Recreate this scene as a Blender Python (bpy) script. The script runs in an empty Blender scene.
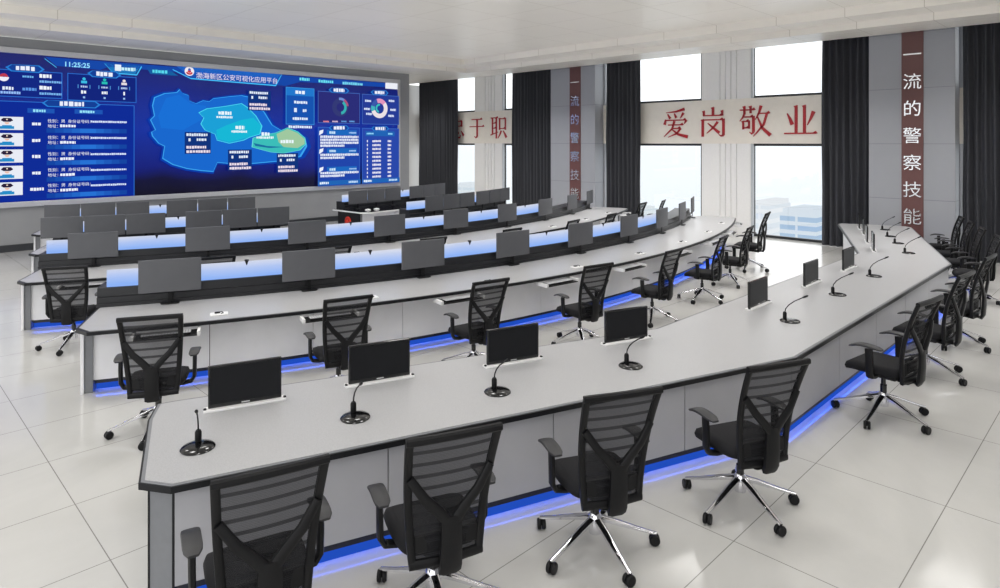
import bpy, math, random
from mathutils import Vector, Matrix
random.seed(7)
C = bpy.context.scene.collection
SC = bpy.context.scene
PI = math.pi
def R(a): return math.radians(a)

# ------------------------------------------------------------------ materials
MATS = {}
def nt(name):
    m = bpy.data.materials.new(name); m.use_nodes = True
    t = m.node_tree; t.nodes.clear()
    o = t.nodes.new('ShaderNodeOutputMaterial')
    return m, t, o
def N(t, kind, **kw):
    n = t.nodes.new(kind)
    for k, v in kw.items():
        if k in n.inputs.keys(): n.inputs[k].default_value = v
        else: setattr(n, k, v)
    return n
def srgb(c):
    f = lambda u: u/12.92 if u <= .04045 else ((u+.055)/1.055)**2.4
    return tuple(f(x/255) for x in c) + (1,)
def pbr(name, col, rough=.5, metal=0, noise=0, nscale=20, spec=.5, bump=0, coat=0):
    m, t, o = nt(name)
    b = N(t, 'ShaderNodeBsdfPrincipled', Roughness=rough, Metallic=metal)
    b.inputs['Specular IOR Level'].default_value = spec
    b.inputs['Coat Weight'].default_value = coat
    c = srgb(col)
    tc = N(t, 'ShaderNodeTexCoord')
    nz = N(t, 'ShaderNodeTexNoise', Scale=nscale, Detail=4.0)
    t.links.new(tc.outputs['Object'], nz.inputs['Vector'])
    rp = N(t, 'ShaderNodeValToRGB')
    lo = tuple(x*(1-noise) for x in c[:3])+(1,); hi = tuple(min(1, x*(1+noise)) for x in c[:3])+(1,)
    rp.color_ramp.elements[0].color = lo; rp.color_ramp.elements[0].position = .3
    rp.color_ramp.elements[1].color = hi; rp.color_ramp.elements[1].position = .7
    t.links.new(nz.outputs['Fac'], rp.inputs['Fac'])
    t.links.new(rp.outputs['Color'], b.inputs['Base Color'])
    if bump:
        bp = N(t, 'ShaderNodeBump', Strength=bump, Distance=.002)
        t.links.new(nz.outputs['Fac'], bp.inputs['Height']); t.links.new(bp.outputs['Normal'], b.inputs['Normal'])
    t.links.new(b.outputs['BSDF'], o.inputs['Surface'])
    MATS[name] = m
    return m
def emis(name, col, s=1.0):
    m, t, o = nt(name)
    e = N(t, 'ShaderNodeEmission', Color=srgb(col), Strength=s)
    t.links.new(e.outputs[0], o.inputs['Surface']); MATS[name] = m
    return m
def math_n(t, op, a, b=None, c=None):
    n = t.nodes.new('ShaderNodeMath'); n.operation = op
    for i, v in enumerate((a, b, c)):
        if v is None: continue
        if isinstance(v, (int, float)): n.inputs[i].default_value = v
        else: t.links.new(v, n.inputs[i])
    return n.outputs[0]
def lines(t, coord, period, off, half):
    # 1 on a thin joint line, 0 elsewhere
    u = math_n(t, 'SUBTRACT', coord, off)
    u = math_n(t, 'DIVIDE', u, period)
    u = math_n(t, 'FRACT', u)
    u = math_n(t, 'SUBTRACT', u, .5)
    u = math_n(t, 'ABSOLUTE', u)
    return math_n(t, 'GREATER_THAN', u, .5-half/period)
def tiled(name, base, dark, px, ox, py, oy, half, rough, spec=.5, marble=.04, mscale=.7, line_col=None, axes='XY', coat=0):
    m, t, o = nt(name)
    b = N(t, 'ShaderNodeBsdfPrincipled', Roughness=rough)
    b.inputs['Specular IOR Level'].default_value = spec
    b.inputs['Coat Weight'].default_value = coat; b.inputs['Coat Roughness'].default_value = .05
    g = N(t, 'ShaderNodeNewGeometry'); s = N(t, 'ShaderNodeSeparateXYZ')
    t.links.new(g.outputs['Position'], s.inputs[0])
    ax, ay = s.outputs[axes[0]], s.outputs[axes[1]]
    l = math_n(t, 'MAXIMUM', lines(t, ax, px, ox, half), lines(t, ay, py, oy, half))
    nz = N(t, 'ShaderNodeTexNoise', Scale=mscale, Detail=7.0, Roughness=.6, Distortion=1.2)
    t.links.new(g.outputs['Position'], nz.inputs['Vector'])
    rp = N(t, 'ShaderNodeValToRGB')
    c = srgb(base)
    rp.color_ramp.elements[0].color = tuple(x*(1-marble) for x in c[:3])+(1,); rp.color_ramp.elements[0].position = .32
    rp.color_ramp.elements[1].color = tuple(min(1, x*(1+marble)) for x in c[:3])+(1,); rp.color_ramp.elements[1].position = .62
    t.links.new(nz.outputs['Fac'], rp.inputs['Fac'])
    mx = N(t, 'ShaderNodeMix', data_type='RGBA')
    t.links.new(l, mx.inputs['Factor']); t.links.new(rp.outputs['Color'], mx.inputs['A']); mx.inputs['B'].default_value = srgb(dark)
    t.links.new(mx.outputs['Result'], b.inputs['Base Color'])
    t.links.new(b.outputs['BSDF'], o.inputs['Surface']); MATS[name] = m
    return m

FLOOR = tiled('floor_tile', (190,189,186), (130,128,124), 1.58, 1.25, .955, .175, .0035, .12, .5, .045, .55)
CEIL = tiled('ceiling_panel', (247,242,234), (206,198,186), 1.585, .34, 1.58, .31, .006, .34, .3, .012, .4)
WALLG = pbr('wall_grey', (150,151,153), .55, noise=.03, nscale=2)
WALLW = pbr('wall_white', (216,215,213), .5, noise=.02, nscale=2)
BASEB = pbr('baseboard_dark', (52,54,58), .4, noise=.05)
PILA = tiled('pilaster_panel', (160,162,168), (128,130,134), 50, 25, 1.38, .02, .006, .45, .4, .015, 1.0, axes='YZ')
FLUTE = pbr('fluted_white', (242,241,240), .45, noise=.015)
SPAND = pbr('spandrel_cream', (240,234,224), .5, noise=.02, nscale=6)
FRAME = pbr('window_frame_black', (38,40,43), .4, noise=.05)
FRAMEL = pbr('window_frame_light', (196,199,204), .4, noise=.03)
CURT = pbr('curtain_black', (66,67,72), .75, noise=.12, nscale=60, spec=.2)
TOP = pbr('laminate_grey', (170,170,172), .32, noise=.11, nscale=120, spec=.45)
TRIM = pbr('edge_black', (24,25,28), .4, noise=.08, spec=.25)
PANEL = pbr('panel_white', (232,232,235), .42, noise=.035, nscale=3)
PANEL_SHADE = pbr('panel_white_shaded', (172,172,177), .42, noise=.035, nscale=3)  # white panel with the dimmer light at the front desk put into its colour
PANELG = pbr('panel_grey', (120,122,126), .42, noise=.03)
PLINTH = pbr('plinth_navy', (24,28,44), .35, noise=.05)
LEDGE = pbr('ledge_black', (26,27,31), .38, noise=.1, nscale=40)
BLACKTOP = pbr('black_gloss', (18,18,24), .08, noise=.1, spec=.6)
LED = emis('led_blue', (40,96,255), 14.0)
DIFF = emis('led_diffuser', (34,78,190), .95)
SCREENG = pbr('monitor_grey', (92,93,97), .5, noise=.03, nscale=8, spec=.35)
SCREENB = pbr('monitor_black', (26,27,30), .35, noise=.05, spec=.2)
BLACKP = pbr('black_plastic', (18,18,20), .45, noise=.1, nscale=50, spec=.25)
BLACKG = pbr('black_glossy_plastic', (16,16,18), .12, noise=.08, spec=.6)
FABRIC = pbr('black_fabric', (28,28,31), .85, noise=.25, nscale=220, spec=.25, bump=.3)
PADM = pbr('arm_pad', (38,38,41), .45, noise=.08)
CHROME = pbr('chrome', (225,225,230), .12, metal=1, noise=.03)
STEEL = pbr('brushed_steel', (238,238,240), .2, metal=.75, noise=.04, nscale=30)
SILVER = pbr('silver_bezel', (214,214,216), .3, metal=.35, noise=.03)
WHITEP = pbr('white_plastic', (232,232,232), .35, noise=.02)
REDL = pbr('red_letter', (176,24,36), .4, noise=.06)
MAROON = pbr('maroon_strip', (106,70,68), .5, noise=.06, nscale=40)
KEYM = pbr('key_caps', (186,187,191), .5, noise=.1)
REDB = pbr('red_badge', (214,60,44), .4, noise=.06)

def mesh_mat():
    m, t, o = nt('chair_mesh')
    tc = N(t, 'ShaderNodeTexCoord'); s = N(t, 'ShaderNodeSeparateXYZ'); t.links.new(tc.outputs['Object'], s.inputs[0])
    z = s.outputs['Z']
    u = math_n(t, 'FRACT', math_n(t, 'DIVIDE', math_n(t, 'SUBTRACT', z, .61), .076))
    band = math_n(t, 'LESS_THAN', u, .3)
    wv = math_n(t, 'FRACT', math_n(t, 'MULTIPLY', z, 110))
    wv = math_n(t, 'MULTIPLY', math_n(t, 'LESS_THAN', wv, .5), .08)
    fac = math_n(t, 'ADD', math_n(t, 'ADD', math_n(t, 'MULTIPLY', band, .22), .66), wv)
    d = N(t, 'ShaderNodeBsdfPrincipled', Roughness=.75); d.inputs['Base Color'].default_value = srgb((36,36,39))
    d.inputs['Specular IOR Level'].default_value = .25
    tr = N(t, 'ShaderNodeBsdfTransparent'); mx = N(t, 'ShaderNodeMixShader')
    t.links.new(fac, mx.inputs[0]); t.links.new(tr.outputs[0], mx.inputs[1]); t.links.new(d.outputs[0], mx.inputs[2])
    t.links.new(mx.outputs[0], o.inputs['Surface']); return m
MESHM = mesh_mat()
def glass_mat():
    m, t, o = nt('window_glass')
    g = N(t, 'ShaderNodeBsdfGlossy', Roughness=.02); tr = N(t, 'ShaderNodeBsdfTransparent'); mx = N(t, 'ShaderNodeMixShader')
    mx.inputs[0].default_value = .05
    nz = N(t, 'ShaderNodeTexNoise', Scale=1.0); rp = N(t, 'ShaderNodeValToRGB')
    rp.color_ramp.elements[0].color = (.95, .98, 1, 1); rp.color_ramp.elements[1].color = (1, 1, 1, 1)
    t.links.new(nz.outputs['Fac'], rp.inputs['Fac']); t.links.new(rp.outputs[0], tr.inputs['Color'])
    t.links.new(tr.outputs[0], mx.inputs[1]); t.links.new(g.outputs[0], mx.inputs[2])
    t.links.new(mx.outputs[0], o.inputs['Surface']); return m
GLASS = glass_mat()
def glow_mat():
    # edge-lit frosted screen: LED along the foot, fading upwards
    m, t, o = nt('edge_lit_glass')
    g = N(t, 'ShaderNodeNewGeometry'); s = N(t, 'ShaderNodeSeparateXYZ'); t.links.new(g.outputs['Position'], s.inputs[0])
    mr = N(t, 'ShaderNodeMapRange'); mr.inputs['From Min'].default_value = 1.0; mr.inputs['From Max'].default_value = 1.22
    t.links.new(s.outputs['Z'], mr.inputs['Value'])
    nz = N(t, 'ShaderNodeTexNoise', Scale=.9, Detail=2.0); t.links.new(g.outputs['Position'], nz.inputs['Vector'])
    v = math_n(t, 'ADD', mr.outputs[0], math_n(t, 'MULTIPLY', math_n(t, 'SUBTRACT', nz.outputs['Fac'], .5), .5))
    rp = N(t, 'ShaderNodeValToRGB'); cr = rp.color_ramp
    cr.elements[0].color = srgb((146,186,255)); cr.elements[0].position = 0
    cr.elements[1].color = srgb((228,232,246)); cr.elements[1].position = 1
    e = cr.elements.new(.5); e.color = srgb((184,206,253))
    t.links.new(v, rp.inputs['Fac'])
    em = N(t, 'ShaderNodeEmission', Strength=.92); t.links.new(rp.outputs[0], em.inputs['Color'])
    tr = N(t, 'ShaderNodeBsdfTransparent'); mx = N(t, 'ShaderNodeMixShader')
    f = math_n(t, 'SUBTRACT', 1.0, math_n(t, 'MULTIPLY', mr.outputs[0], .25))
    t.links.new(f, mx.inputs[0]); t.links.new(tr.outputs[0], mx.inputs[1]); t.links.new(em.outputs[0], mx.inputs[2])
    t.links.new(mx.outputs[0], o.inputs['Surface']); return m
GLOW = glow_mat()
def vcol_emis(name, s):
    m, t, o = nt(name)
    a = N(t, 'ShaderNodeVertexColor', layer_name='Col'); e = N(t, 'ShaderNodeEmission', Strength=s)
    t.links.new(a.outputs['Color'], e.inputs['Color']); t.links.new(e.outputs[0], o.inputs['Surface']); return m
GFX = vcol_emis('screen_graphics', 1.0)
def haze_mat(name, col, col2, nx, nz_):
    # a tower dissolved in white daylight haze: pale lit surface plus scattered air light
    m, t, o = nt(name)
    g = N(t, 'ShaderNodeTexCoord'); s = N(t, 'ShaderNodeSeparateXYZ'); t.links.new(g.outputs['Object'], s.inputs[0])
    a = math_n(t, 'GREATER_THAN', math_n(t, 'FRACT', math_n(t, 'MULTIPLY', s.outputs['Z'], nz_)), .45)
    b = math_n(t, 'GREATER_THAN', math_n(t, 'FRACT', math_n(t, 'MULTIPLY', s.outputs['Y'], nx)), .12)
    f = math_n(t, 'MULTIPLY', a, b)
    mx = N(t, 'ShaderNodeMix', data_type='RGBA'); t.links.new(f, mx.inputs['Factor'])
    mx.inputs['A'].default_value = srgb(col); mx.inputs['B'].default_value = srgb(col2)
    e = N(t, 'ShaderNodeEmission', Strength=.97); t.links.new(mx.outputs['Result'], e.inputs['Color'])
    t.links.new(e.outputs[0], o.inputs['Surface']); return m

# ------------------------------------------------------------------ mesh builder
class MB:
    def __init__(s): s.v = []; s.f = []; s.c = []
    def add(s, vs, fs, col=None):
        b = len(s.v); s.v += [tuple(v) for v in vs]; s.f += [tuple(i+b for i in f) for f in fs]
        s.c += [col]*len(fs)
    def box(s, c, d, m=None):
        x, y, z = (k/2 for k in d)
        vs = [Vector((sx*x, sy*y, sz*z)) for sz in (-1,1) for sx, sy in ((-1,-1),(1,-1),(1,1),(-1,1))]
        if m is not None: vs = [m @ v for v in vs]
        vs = [v+Vector(c) for v in vs]
        s.add(vs, [(3,2,1,0),(4,5,6,7),(0,1,5,4),(1,2,6,5),(2,3,7,6),(3,0,4,7)])
        return s
    def rbox(s, c, d, r, n=3, m=None, zr=None):
        # box with rounded plan corners and softened top/bottom rims
        x, y, z = (k/2 for k in d); r = min(r, x*.99, y*.99); zr = min(r*.6, z*.9) if zr is None else zr
        def ring(ins, zz):
            o = []
            for cx, cy, a0 in ((x-r,y-r,0),(-x+r,y-r,90),(-x+r,-y+r,180),(x-r,-y+r,270)):
                for i in range(n+1):
                    a = R(a0+90*i/n); o.append(Vector((cx+(r-ins)*math.cos(a), cy+(r-ins)*math.sin(a), zz)))
            return o
        rings = [ring(min(zr, r*.9), -z), ring(0, -z+zr), ring(0, z-zr), ring(min(zr, r*.9), z)]
        s.loft([[ (m @ p if m is not None else p)+Vector(c) for p in q] for q in rings]); return s
    def loft(s, rings, cap=True, closed=True):
        n = len(rings[0]); vs = [p for q in rings for p in q]; fs = []
        for i in range(len(rings)-1):
            for j in range(n if closed else n-1):
                k = (j+1) % n
                fs.append((i*n+j, i*n+k, (i+1)*n+k, (i+1)*n+j))
        if cap: fs += [tuple(reversed(range(n))), tuple((len(rings)-1)*n+j for j in range(n))]
        s.add(vs, fs); return s
    def lathe(s, prof, c=(0,0,0), n=20, m=None):
        rings = []
        for r, z in prof:
            q = [Vector((r*math.cos(2*PI*i/n), r*math.sin(2*PI*i/n), z)) for i in range(n)]
            rings.append([(m @ p if m is not None else p)+Vector(c) for p in q])
        s.loft(rings); return s
    def sweep(s, pts, w, h=None, n=8, up=(0,0,1), sq=False):
        # tube along pts; w, h may be lists; sq gives a rounded-rectangle section
        pts = [Vector(p) for p in pts]; k = len(pts); h = w if h is None else h
        W = w if isinstance(w, (list, tuple)) else [w]*k; H = h if isinstance(h, (list, tuple)) else [h]*k
        rings = []; up = Vector(up)
        for i, p in enumerate(pts):
            d = (pts[min(i+1, k-1)]-pts[max(i-1, 0)]).normalized()
            sd = d.cross(up)
            if sd.length < 1e-4: sd = d.cross(Vector((1,0,0)))
            sd.normalize(); u2 = sd.cross(d)
            q = []
            if sq:
                for a, b in ((1,.55),(.55,1),(-.55,1),(-1,.55),(-1,-.55),(-.55,-1),(.55,-1),(1,-.55)):
                    q.append(p+sd*(a*W[i]/2)+u2*(b*H[i]/2))
            else:
                for j in range(n):
                    a = 2*PI*j/n; q.append(p+sd*(math.cos(a)*W[i]/2)+u2*(math.sin(a)*H[i]/2))
            rings.append(q)
        s.loft(rings); return s
    def prism(s, poly, z0, z1):
        n = len(poly); vs = [(x, y, z0) for x, y in poly]+[(x, y, z1) for x, y in poly]
        s.add(vs, [tuple(reversed(range(n))), tuple(range(n, 2*n))]+[(i, (i+1) % n, n+(i+1) % n, n+i) for i in range(n)]); return s
    def poly(s, pts, col=None):
        s.add(pts, [tuple(range(len(pts)))], col); return s
    def build(s, name, mat, parent=None, smooth=True, ang=40, loc=None):
        me = bpy.data.meshes.new(name); me.from_pydata(s.v, [], s.f); me.update()
        if any(c is not None for c in s.c):
            at = me.color_attributes.new('Col', 'FLOAT_COLOR', 'CORNER')
            for p in me.polygons:
                col = s.c[p.index] or (1,1,1,1)
                for li in p.loop_indices: at.data[li].color = col
        me.materials.append(mat)
        if smooth:
            me.shade_smooth(); me.set_sharp_from_angle(angle=R(ang))
        o = bpy.data.objects.new(name, me); C.objects.link(o)
        if parent is not None: o.parent = parent
        if loc is not None: o.location = loc
        return o
def tag(o, label, cat, group=None):
    o['label'] = label; o['category'] = cat
    if group: o['group'] = group
    return o
def thing(name, label, cat, loc=(0,0,0), rz=0, group=None):
    o = bpy.data.objects.new(name, None); C.objects.link(o); o.empty_display_size = .2
    o.location = loc; o.rotation_euler = (0,0,rz)
    return tag(o, label, cat, group)
def struct(o): o['kind'] = 'structure'; return o
def dup(root, loc, rz, label, group=None):
    r = root.copy(); C.objects.link(r); r.location = loc; r.rotation_euler = (0,0,rz); r['label'] = label
    if group: r['group'] = group
    for ch in list(root.children):
        c = ch.copy(); C.objects.link(c); c.parent = r
        for g in ch.children:
            d = g.copy(); C.objects.link(d); d.parent = c
    return r
def bevel(o, w, seg=2):
    m = o.modifiers.new('soft', 'BEVEL'); m.width = w; m.segments = seg; m.limit_method = 'ANGLE'; return o
def text_mesh(mb, s, size, to3d, col=None, align='LEFT', bold=0.0):
    cu = bpy.data.curves.new('glyphs', 'FONT'); cu.body = s; cu.size = size; cu.align_x = align; cu.offset = bold
    cu.resolution_u = 2
    ob = bpy.data.objects.new('glyphs', cu); C.objects.link(ob)
    dg = bpy.context.evaluated_depsgraph_get(); me = bpy.data.meshes.new_from_object(ob.evaluated_get(dg))
    mb.add([to3d(v.co.x, v.co.y) for v in me.vertices], [tuple(p.vertices) for p in me.polygons], col)
    bpy.data.objects.remove(ob); bpy.data.curves.remove(cu); bpy.data.meshes.remove(me)

ORD = ['leftmost', 'second from the left', 'third from the left', 'fourth from the left', 'fifth from the left',
       'sixth from the left', 'seventh from the left', 'eighth from the left', 'ninth from the left']
# ------------------------------------------------------------------ room shell
CAMZ = 2.8
WX, SY, FY = 18.9, 20.75, 24.6       # window-wall line, screen-wall plane, far wall behind the opening
XL, YB = -3.5, -4.0                  # left wall and open rear edge
struct(MB().box(((XL+19.6)/2, (YB+FY)/2, -.05), (19.6-XL, FY-YB, .1)).build('floor', FLOOR, smooth=False))
cm = MB()
cm.box(((XL+16.35)/2, (YB+18.25)/2, 6.09), (16.35-XL, 18.25-YB, .32))
def lshape(x0, x1, y0, y1, z):      # ring band along the window side and the screen side
    cm.box(((x0+x1)/2, (YB+y1)/2, (z+6.25)/2), (x1-x0, y1-YB, 6.25-z))
    cm.box(((XL+x0)/2, (y0+y1)/2, (z+6.25)/2), (x0-XL, y1-y0, 6.25-z))
lshape(16.35, 17.2, 18.25, 19.08, 5.72)
lshape(17.2, 18.6, 19.08, FY+.1, 5.55)
cm.box((19.1, (YB+FY)/2, 6.2), (1.0, FY-YB, .1))
struct(cm.build('ceiling', CEIL, smooth=False))
struct(MB().box(((XL+15.7)/2, SY+.1, 2.76), (15.7-XL, .14, 5.52)).build('wall_front', WALLG, smooth=False))
struct(MB().box((15.65, (SY+.17+FY)/2, 2.76), (.1, FY-SY-.17, 5.52)).build('wall_return', WALLW, smooth=False))
struct(MB().box((17.5, FY+.05, 2.76), (4.2, .1, 5.52)).build('wall_far', WALLW, smooth=False))
struct(MB().box(((1.0+19.6)/2, YB-.05, 3.1), (18.8, .1, 6.3)).build('wall_back', WALLG, smooth=False))
struct(MB().box(((XL+15.68)/2, SY+.012, .09), (15.7-XL, .034, .18)).build('baseboard_front', BASEB, smooth=False))

# window wall: pilasters, fluted piers, cream spandrel band, windows with frames and panes
GX = 19.35
PIL = ((3.34, 5.2), (13.95, 16.0))
for i, (y0, y1) in enumerate(PIL):
    struct(MB().box(((18.7+GX+.1)/2, (y0+y1)/2, 3.07), (GX+.1-18.7, y1-y0, 6.14)).build('trim_%d' % (i+1), PILA, smooth=False))
for i, (y0, y1) in enumerate(((8.56, 10.15), (19.1, 20.77))):
    mb = MB(); poly = [(GX+.1, y0), (19.22, y0)]
    n = 9; w = (y1-y0)/n
    poly.append((19.22, y0+.12))
    for k in range(3, 7):
        a = y0+w*k-.1
        poly += [(19.22, a-.025), (19.26, a-.02), (19.26, a+.02), (19.22, a+.025)]
    poly += [(19.22, y1), (GX+.1, y1)]
    mb.prism(poly[::-1], 0, 6.14)
    struct(mb.build('trim_%d' % (i+3), FLUTE, smooth=False))
struct(MB().box((19.27, (YB+FY)/2+.0, 3.465), (.14, FY-YB-.02, 1.37)).build('trim_5', SPAND, smooth=False))
WIN = ((-2.2, 3.34), (5.2, 8.56), (10.15, 13.95), (16.0, 19.1), (20.77, FY))
for i, (y0, y1) in enumerate(WIN):
    fr = MB(); t = .07
    for z0, z1 in ((0, 2.78), (4.15, 6.14)):
        for ya in (y0+t/2, y1-t/2): fr.box((GX, ya, (z0+z1)/2), (.1, t, z1-z0))
        for za in (z0+t/2, z1-t/2): fr.box((GX, (y0+y1)/2, za), (.1, y1-y0-2*t, t))
    f = struct(fr.build('window_%d' % (i+1), FRAME, smooth=False))
    for z0, z1 in ((t, 2.78-t), (4.15+t, 6.14-t)):
        MB().box((GX, (y0+y1)/2, (z0+z1)/2), (.012, y1-y0-2*t, z1-z0)).build('window_pane', GLASS, f, smooth=False)
    lf = MB()
    for z0, z1 in ((0, 2.78), (4.15, 6.14)): lf.box((GX-.09, y1-.04, (z0+z1)/2), (.06, .07, z1-z0))
    lf.build('window_liner', FRAMEL, f, smooth=False)
# curtains
def curtain(y0, y1, label):
    n = int((y1-y0)/.022); pts = []
    pleats = (y1-y0)/.17
    mb = MB(); rows = []
    for z in (0.01, 1.5, 3.0, 4.6, 6.1):
        row = []
        for k in range(n+1):
            u = k/n; ph = u*pleats*2*PI
            x = 18.9+.075*math.sin(ph)+.02*math.sin(ph*.37+z*.2)+.012*math.sin(ph*2.1+z)
            row.append(Vector((x, y0+(y1-y0)*u+.012*math.sin(z*1.3+ph*.2), z)))
        rows.append(row)
    mb.loft(rows, cap=False, closed=False)
    o = mb.build('curtain', CURT, ang=80)
    tag(o, label, 'curtain', 'pleated black curtains along the window wall')
    return o
for y0, y1, lb in ((.6, 3.22, 'black floor-length pleated curtain at the far right edge of the photo'),
                   (5.2, 6.44, 'black pleated curtain between the right-hand window and the near maroon-striped pilaster'),
                   (12.23, 13.55, 'black pleated curtain left of the window with the four-character red slogan'),
                   (16.02, 18.16, 'black pleated curtain left of the far maroon-striped pilaster'),
                   (21.56, 24.2, 'black pleated curtain nearest the screen wall, beside its right end')):
    curtain(y0, y1, lb)

# ------------------------------------------------------------------ wall slogans
def ribbon(mb, pts, to3d, depth):
    P = [Vector((x, y)) for x, y, w in pts]; L = []; Rr = []
    for i, p in enumerate(P):
        d = (P[min(i+1, len(P)-1)]-P[max(i-1, 0)]).normalized(); n = Vector((-d.y, d.x)); w = pts[i][2]/2
        L.append(p+n*w); Rr.append(p-n*w)
    for i in range(len(P)-1):
        q = [L[i], L[i+1], Rr[i+1], Rr[i]]
        a = [to3d(v.x, v.y, 0) for v in q]; b = [to3d(v.x, v.y, depth) for v in q]
        mb.add(a+b, [(0,1,2,3),(7,6,5,4)]+[(j,(j+1)%4,4+(j+1)%4,4+j) for j in range(4)])
def h(x0, x1, y): return [[(x0, y, 4.2), (x1-3, y, 4.2)], [(x1-11, y-2.2, 1), (x1-5, y-3.4, 7), (x1, y+.5, 2)]]
def v(x, y0, y1, w=8.5): return [[(x-1.5, y0-1, w+3), (x, y0+5, w), (x, y1, w)]]
def s(*p): return [list(p)]
SONG = {
 '业': v(38,8,88)+v(62,8,88)+s((12,30,3),(20,46,8),(27,64,11))+s((88,26,11),(80,46,7),(70,66,2))+h(3,98,90),
 '岗': v(50,3,28)+v(18,14,30,7)+v(82,14,30,7)+h(16,84,29)+v(14,42,98)+h(14,86,43)+v(86,42,94)+s((86,93,9),(78,96,5),(70,91,2))
      +s((66,50,8),(52,68,6),(28,87,2))+s((32,54,3),(52,70,7),(72,86,10)),
 '敬': h(2,52,15)+v(17,4,26,7)+v(37,4,26,7)+s((18,24,7),(12,38,5),(2,50,2))+h(12,47,37)+v(46,36,84)+s((46,84,8),(40,90,5),(33,84,2))
      +v(13,50,76,6)+h(13,33,51)+v(32,50,74,6)+h(13,34,71)+s((70,3,9),(64,24,6),(52,46,2))+h(60,98,27)
      +s((88,28,7),(78,62,7),(46,98,2))+s((58,36,3),(74,72,8),(99,95,11)),
 '爱': s((84,4,10),(52,12,6),(14,15,2))+s((20,20,3),(30,35,9))+s((45,18,3),(53,33,9))+s((80,17,9),(68,35,2))
      +s((13,38,5),(8,56,10))+h(13,90,41)+s((91,41,9),(83,54,2))+h(22,80,57)+s((46,44,8),(37,70,6),(6,97,2))
      +h(38,70,69)+s((70,69,7),(54,87,6),(22,99,2))+s((36,72,3),(60,89,8),(96,98,11)),
 '忠': v(20,18,44,7)+h(20,80,19)+v(79,18,44,7)+h(20,80,41)+v(50,1,58)+s((14,66,3),(8,90,10))
      +s((31,62,7),(32,86,7),(44,94,7),(66,94,7),(72,82,2))+s((46,60,3),(57,76,10))+s((76,64,3),(92,84,10)),
 '于': h(16,84,13)+h(3,97,45)+v(52,14,90)+s((52,89,9),(44,95,6),(34,89,2)),
 '职': h(1,46,9)+v(12,10,78,7)+v(36,10,99,7.5)+h(12,36,32)+h(12,36,54)+s((0,84,5),(46,71,3))+v(56,12,62,7)+h(56,91,14)+v(91,12,62,7)
      +h(56,91,56)+s((66,66,8),(58,82,6),(46,98,2))+s((78,66,3),(88,80,8),(97,95,11)),
}
def banner(chars, ys, label):
    t = thing('slogan_lettering', label, 'wall sign', (19.2, sum(ys)/len(ys), 2.98))
    for ch, y in zip(chars, ys):
        mb = MB(); S = .96
        for st in SONG[ch]:
            ribbon(mb, st, lambda a, b, d: (.004-d, .5*S-a/100*S, S*(1-b/100)), .03)
        mb.build('character', REDL, t, smooth=False, loc=(0, y-sum(ys)/len(ys), 0))
banner('爱岗敬业', (11.06, 9.75, 8.42, 7.1), 'four large red Chinese characters on the cream band over the right-hand windows')
banner('忠于职', (21.86, 20.6, 19.27), 'red Chinese characters on the cream band near the screen wall, partly behind a curtain')
for (y0, y1), yc, lb in (((4.0, 4.47), 4.22, 'maroon vertical strip with steel characters on the near grey pilaster at right'),
                         ((14.58, 15.08), 14.83, 'maroon vertical strip with steel characters on the far grey pilaster')):
    t = thing('vertical_slogan', lb, 'wall sign', (18.7, yc, 0))
    MB().box((-.012, 0, 3.06), (.022, y1-y0, 6.1)).build('backing_strip', MAROON, t, smooth=False)
    for k, ch in enumerate('一流的警察技能'):
        mb = MB(); base = MB()
        text_mesh(base, ch, .42, lambda a, b: (a, b, 0), align='CENTER', bold=0)
        n = len(base.v)
        mb.add([(-.045, -x, z) for x, z, _ in base.v]+[(-.024, -x, z) for x, z, _ in base.v],
               list(base.f)+[tuple(i+n for i in reversed(f)) for f in base.f])
        # side walls on boundary edges
        cnt = {}
        for f in base.f:
            for i in range(len(f)):
                e = (f[i], f[(i+1) % len(f)]); cnt[tuple(sorted(e))] = cnt.get(tuple(sorted(e)), [])+[e]
        mb.f += [(es[0][1], es[0][0], es[0][0]+n, es[0][1]+n) for es in cnt.values() if len(es) == 1]
        mb.c = [None]*len(mb.f)
        mb.build('character', STEEL, t, smooth=False, loc=(0, 0, 5.0-.67*k-.16))

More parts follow.
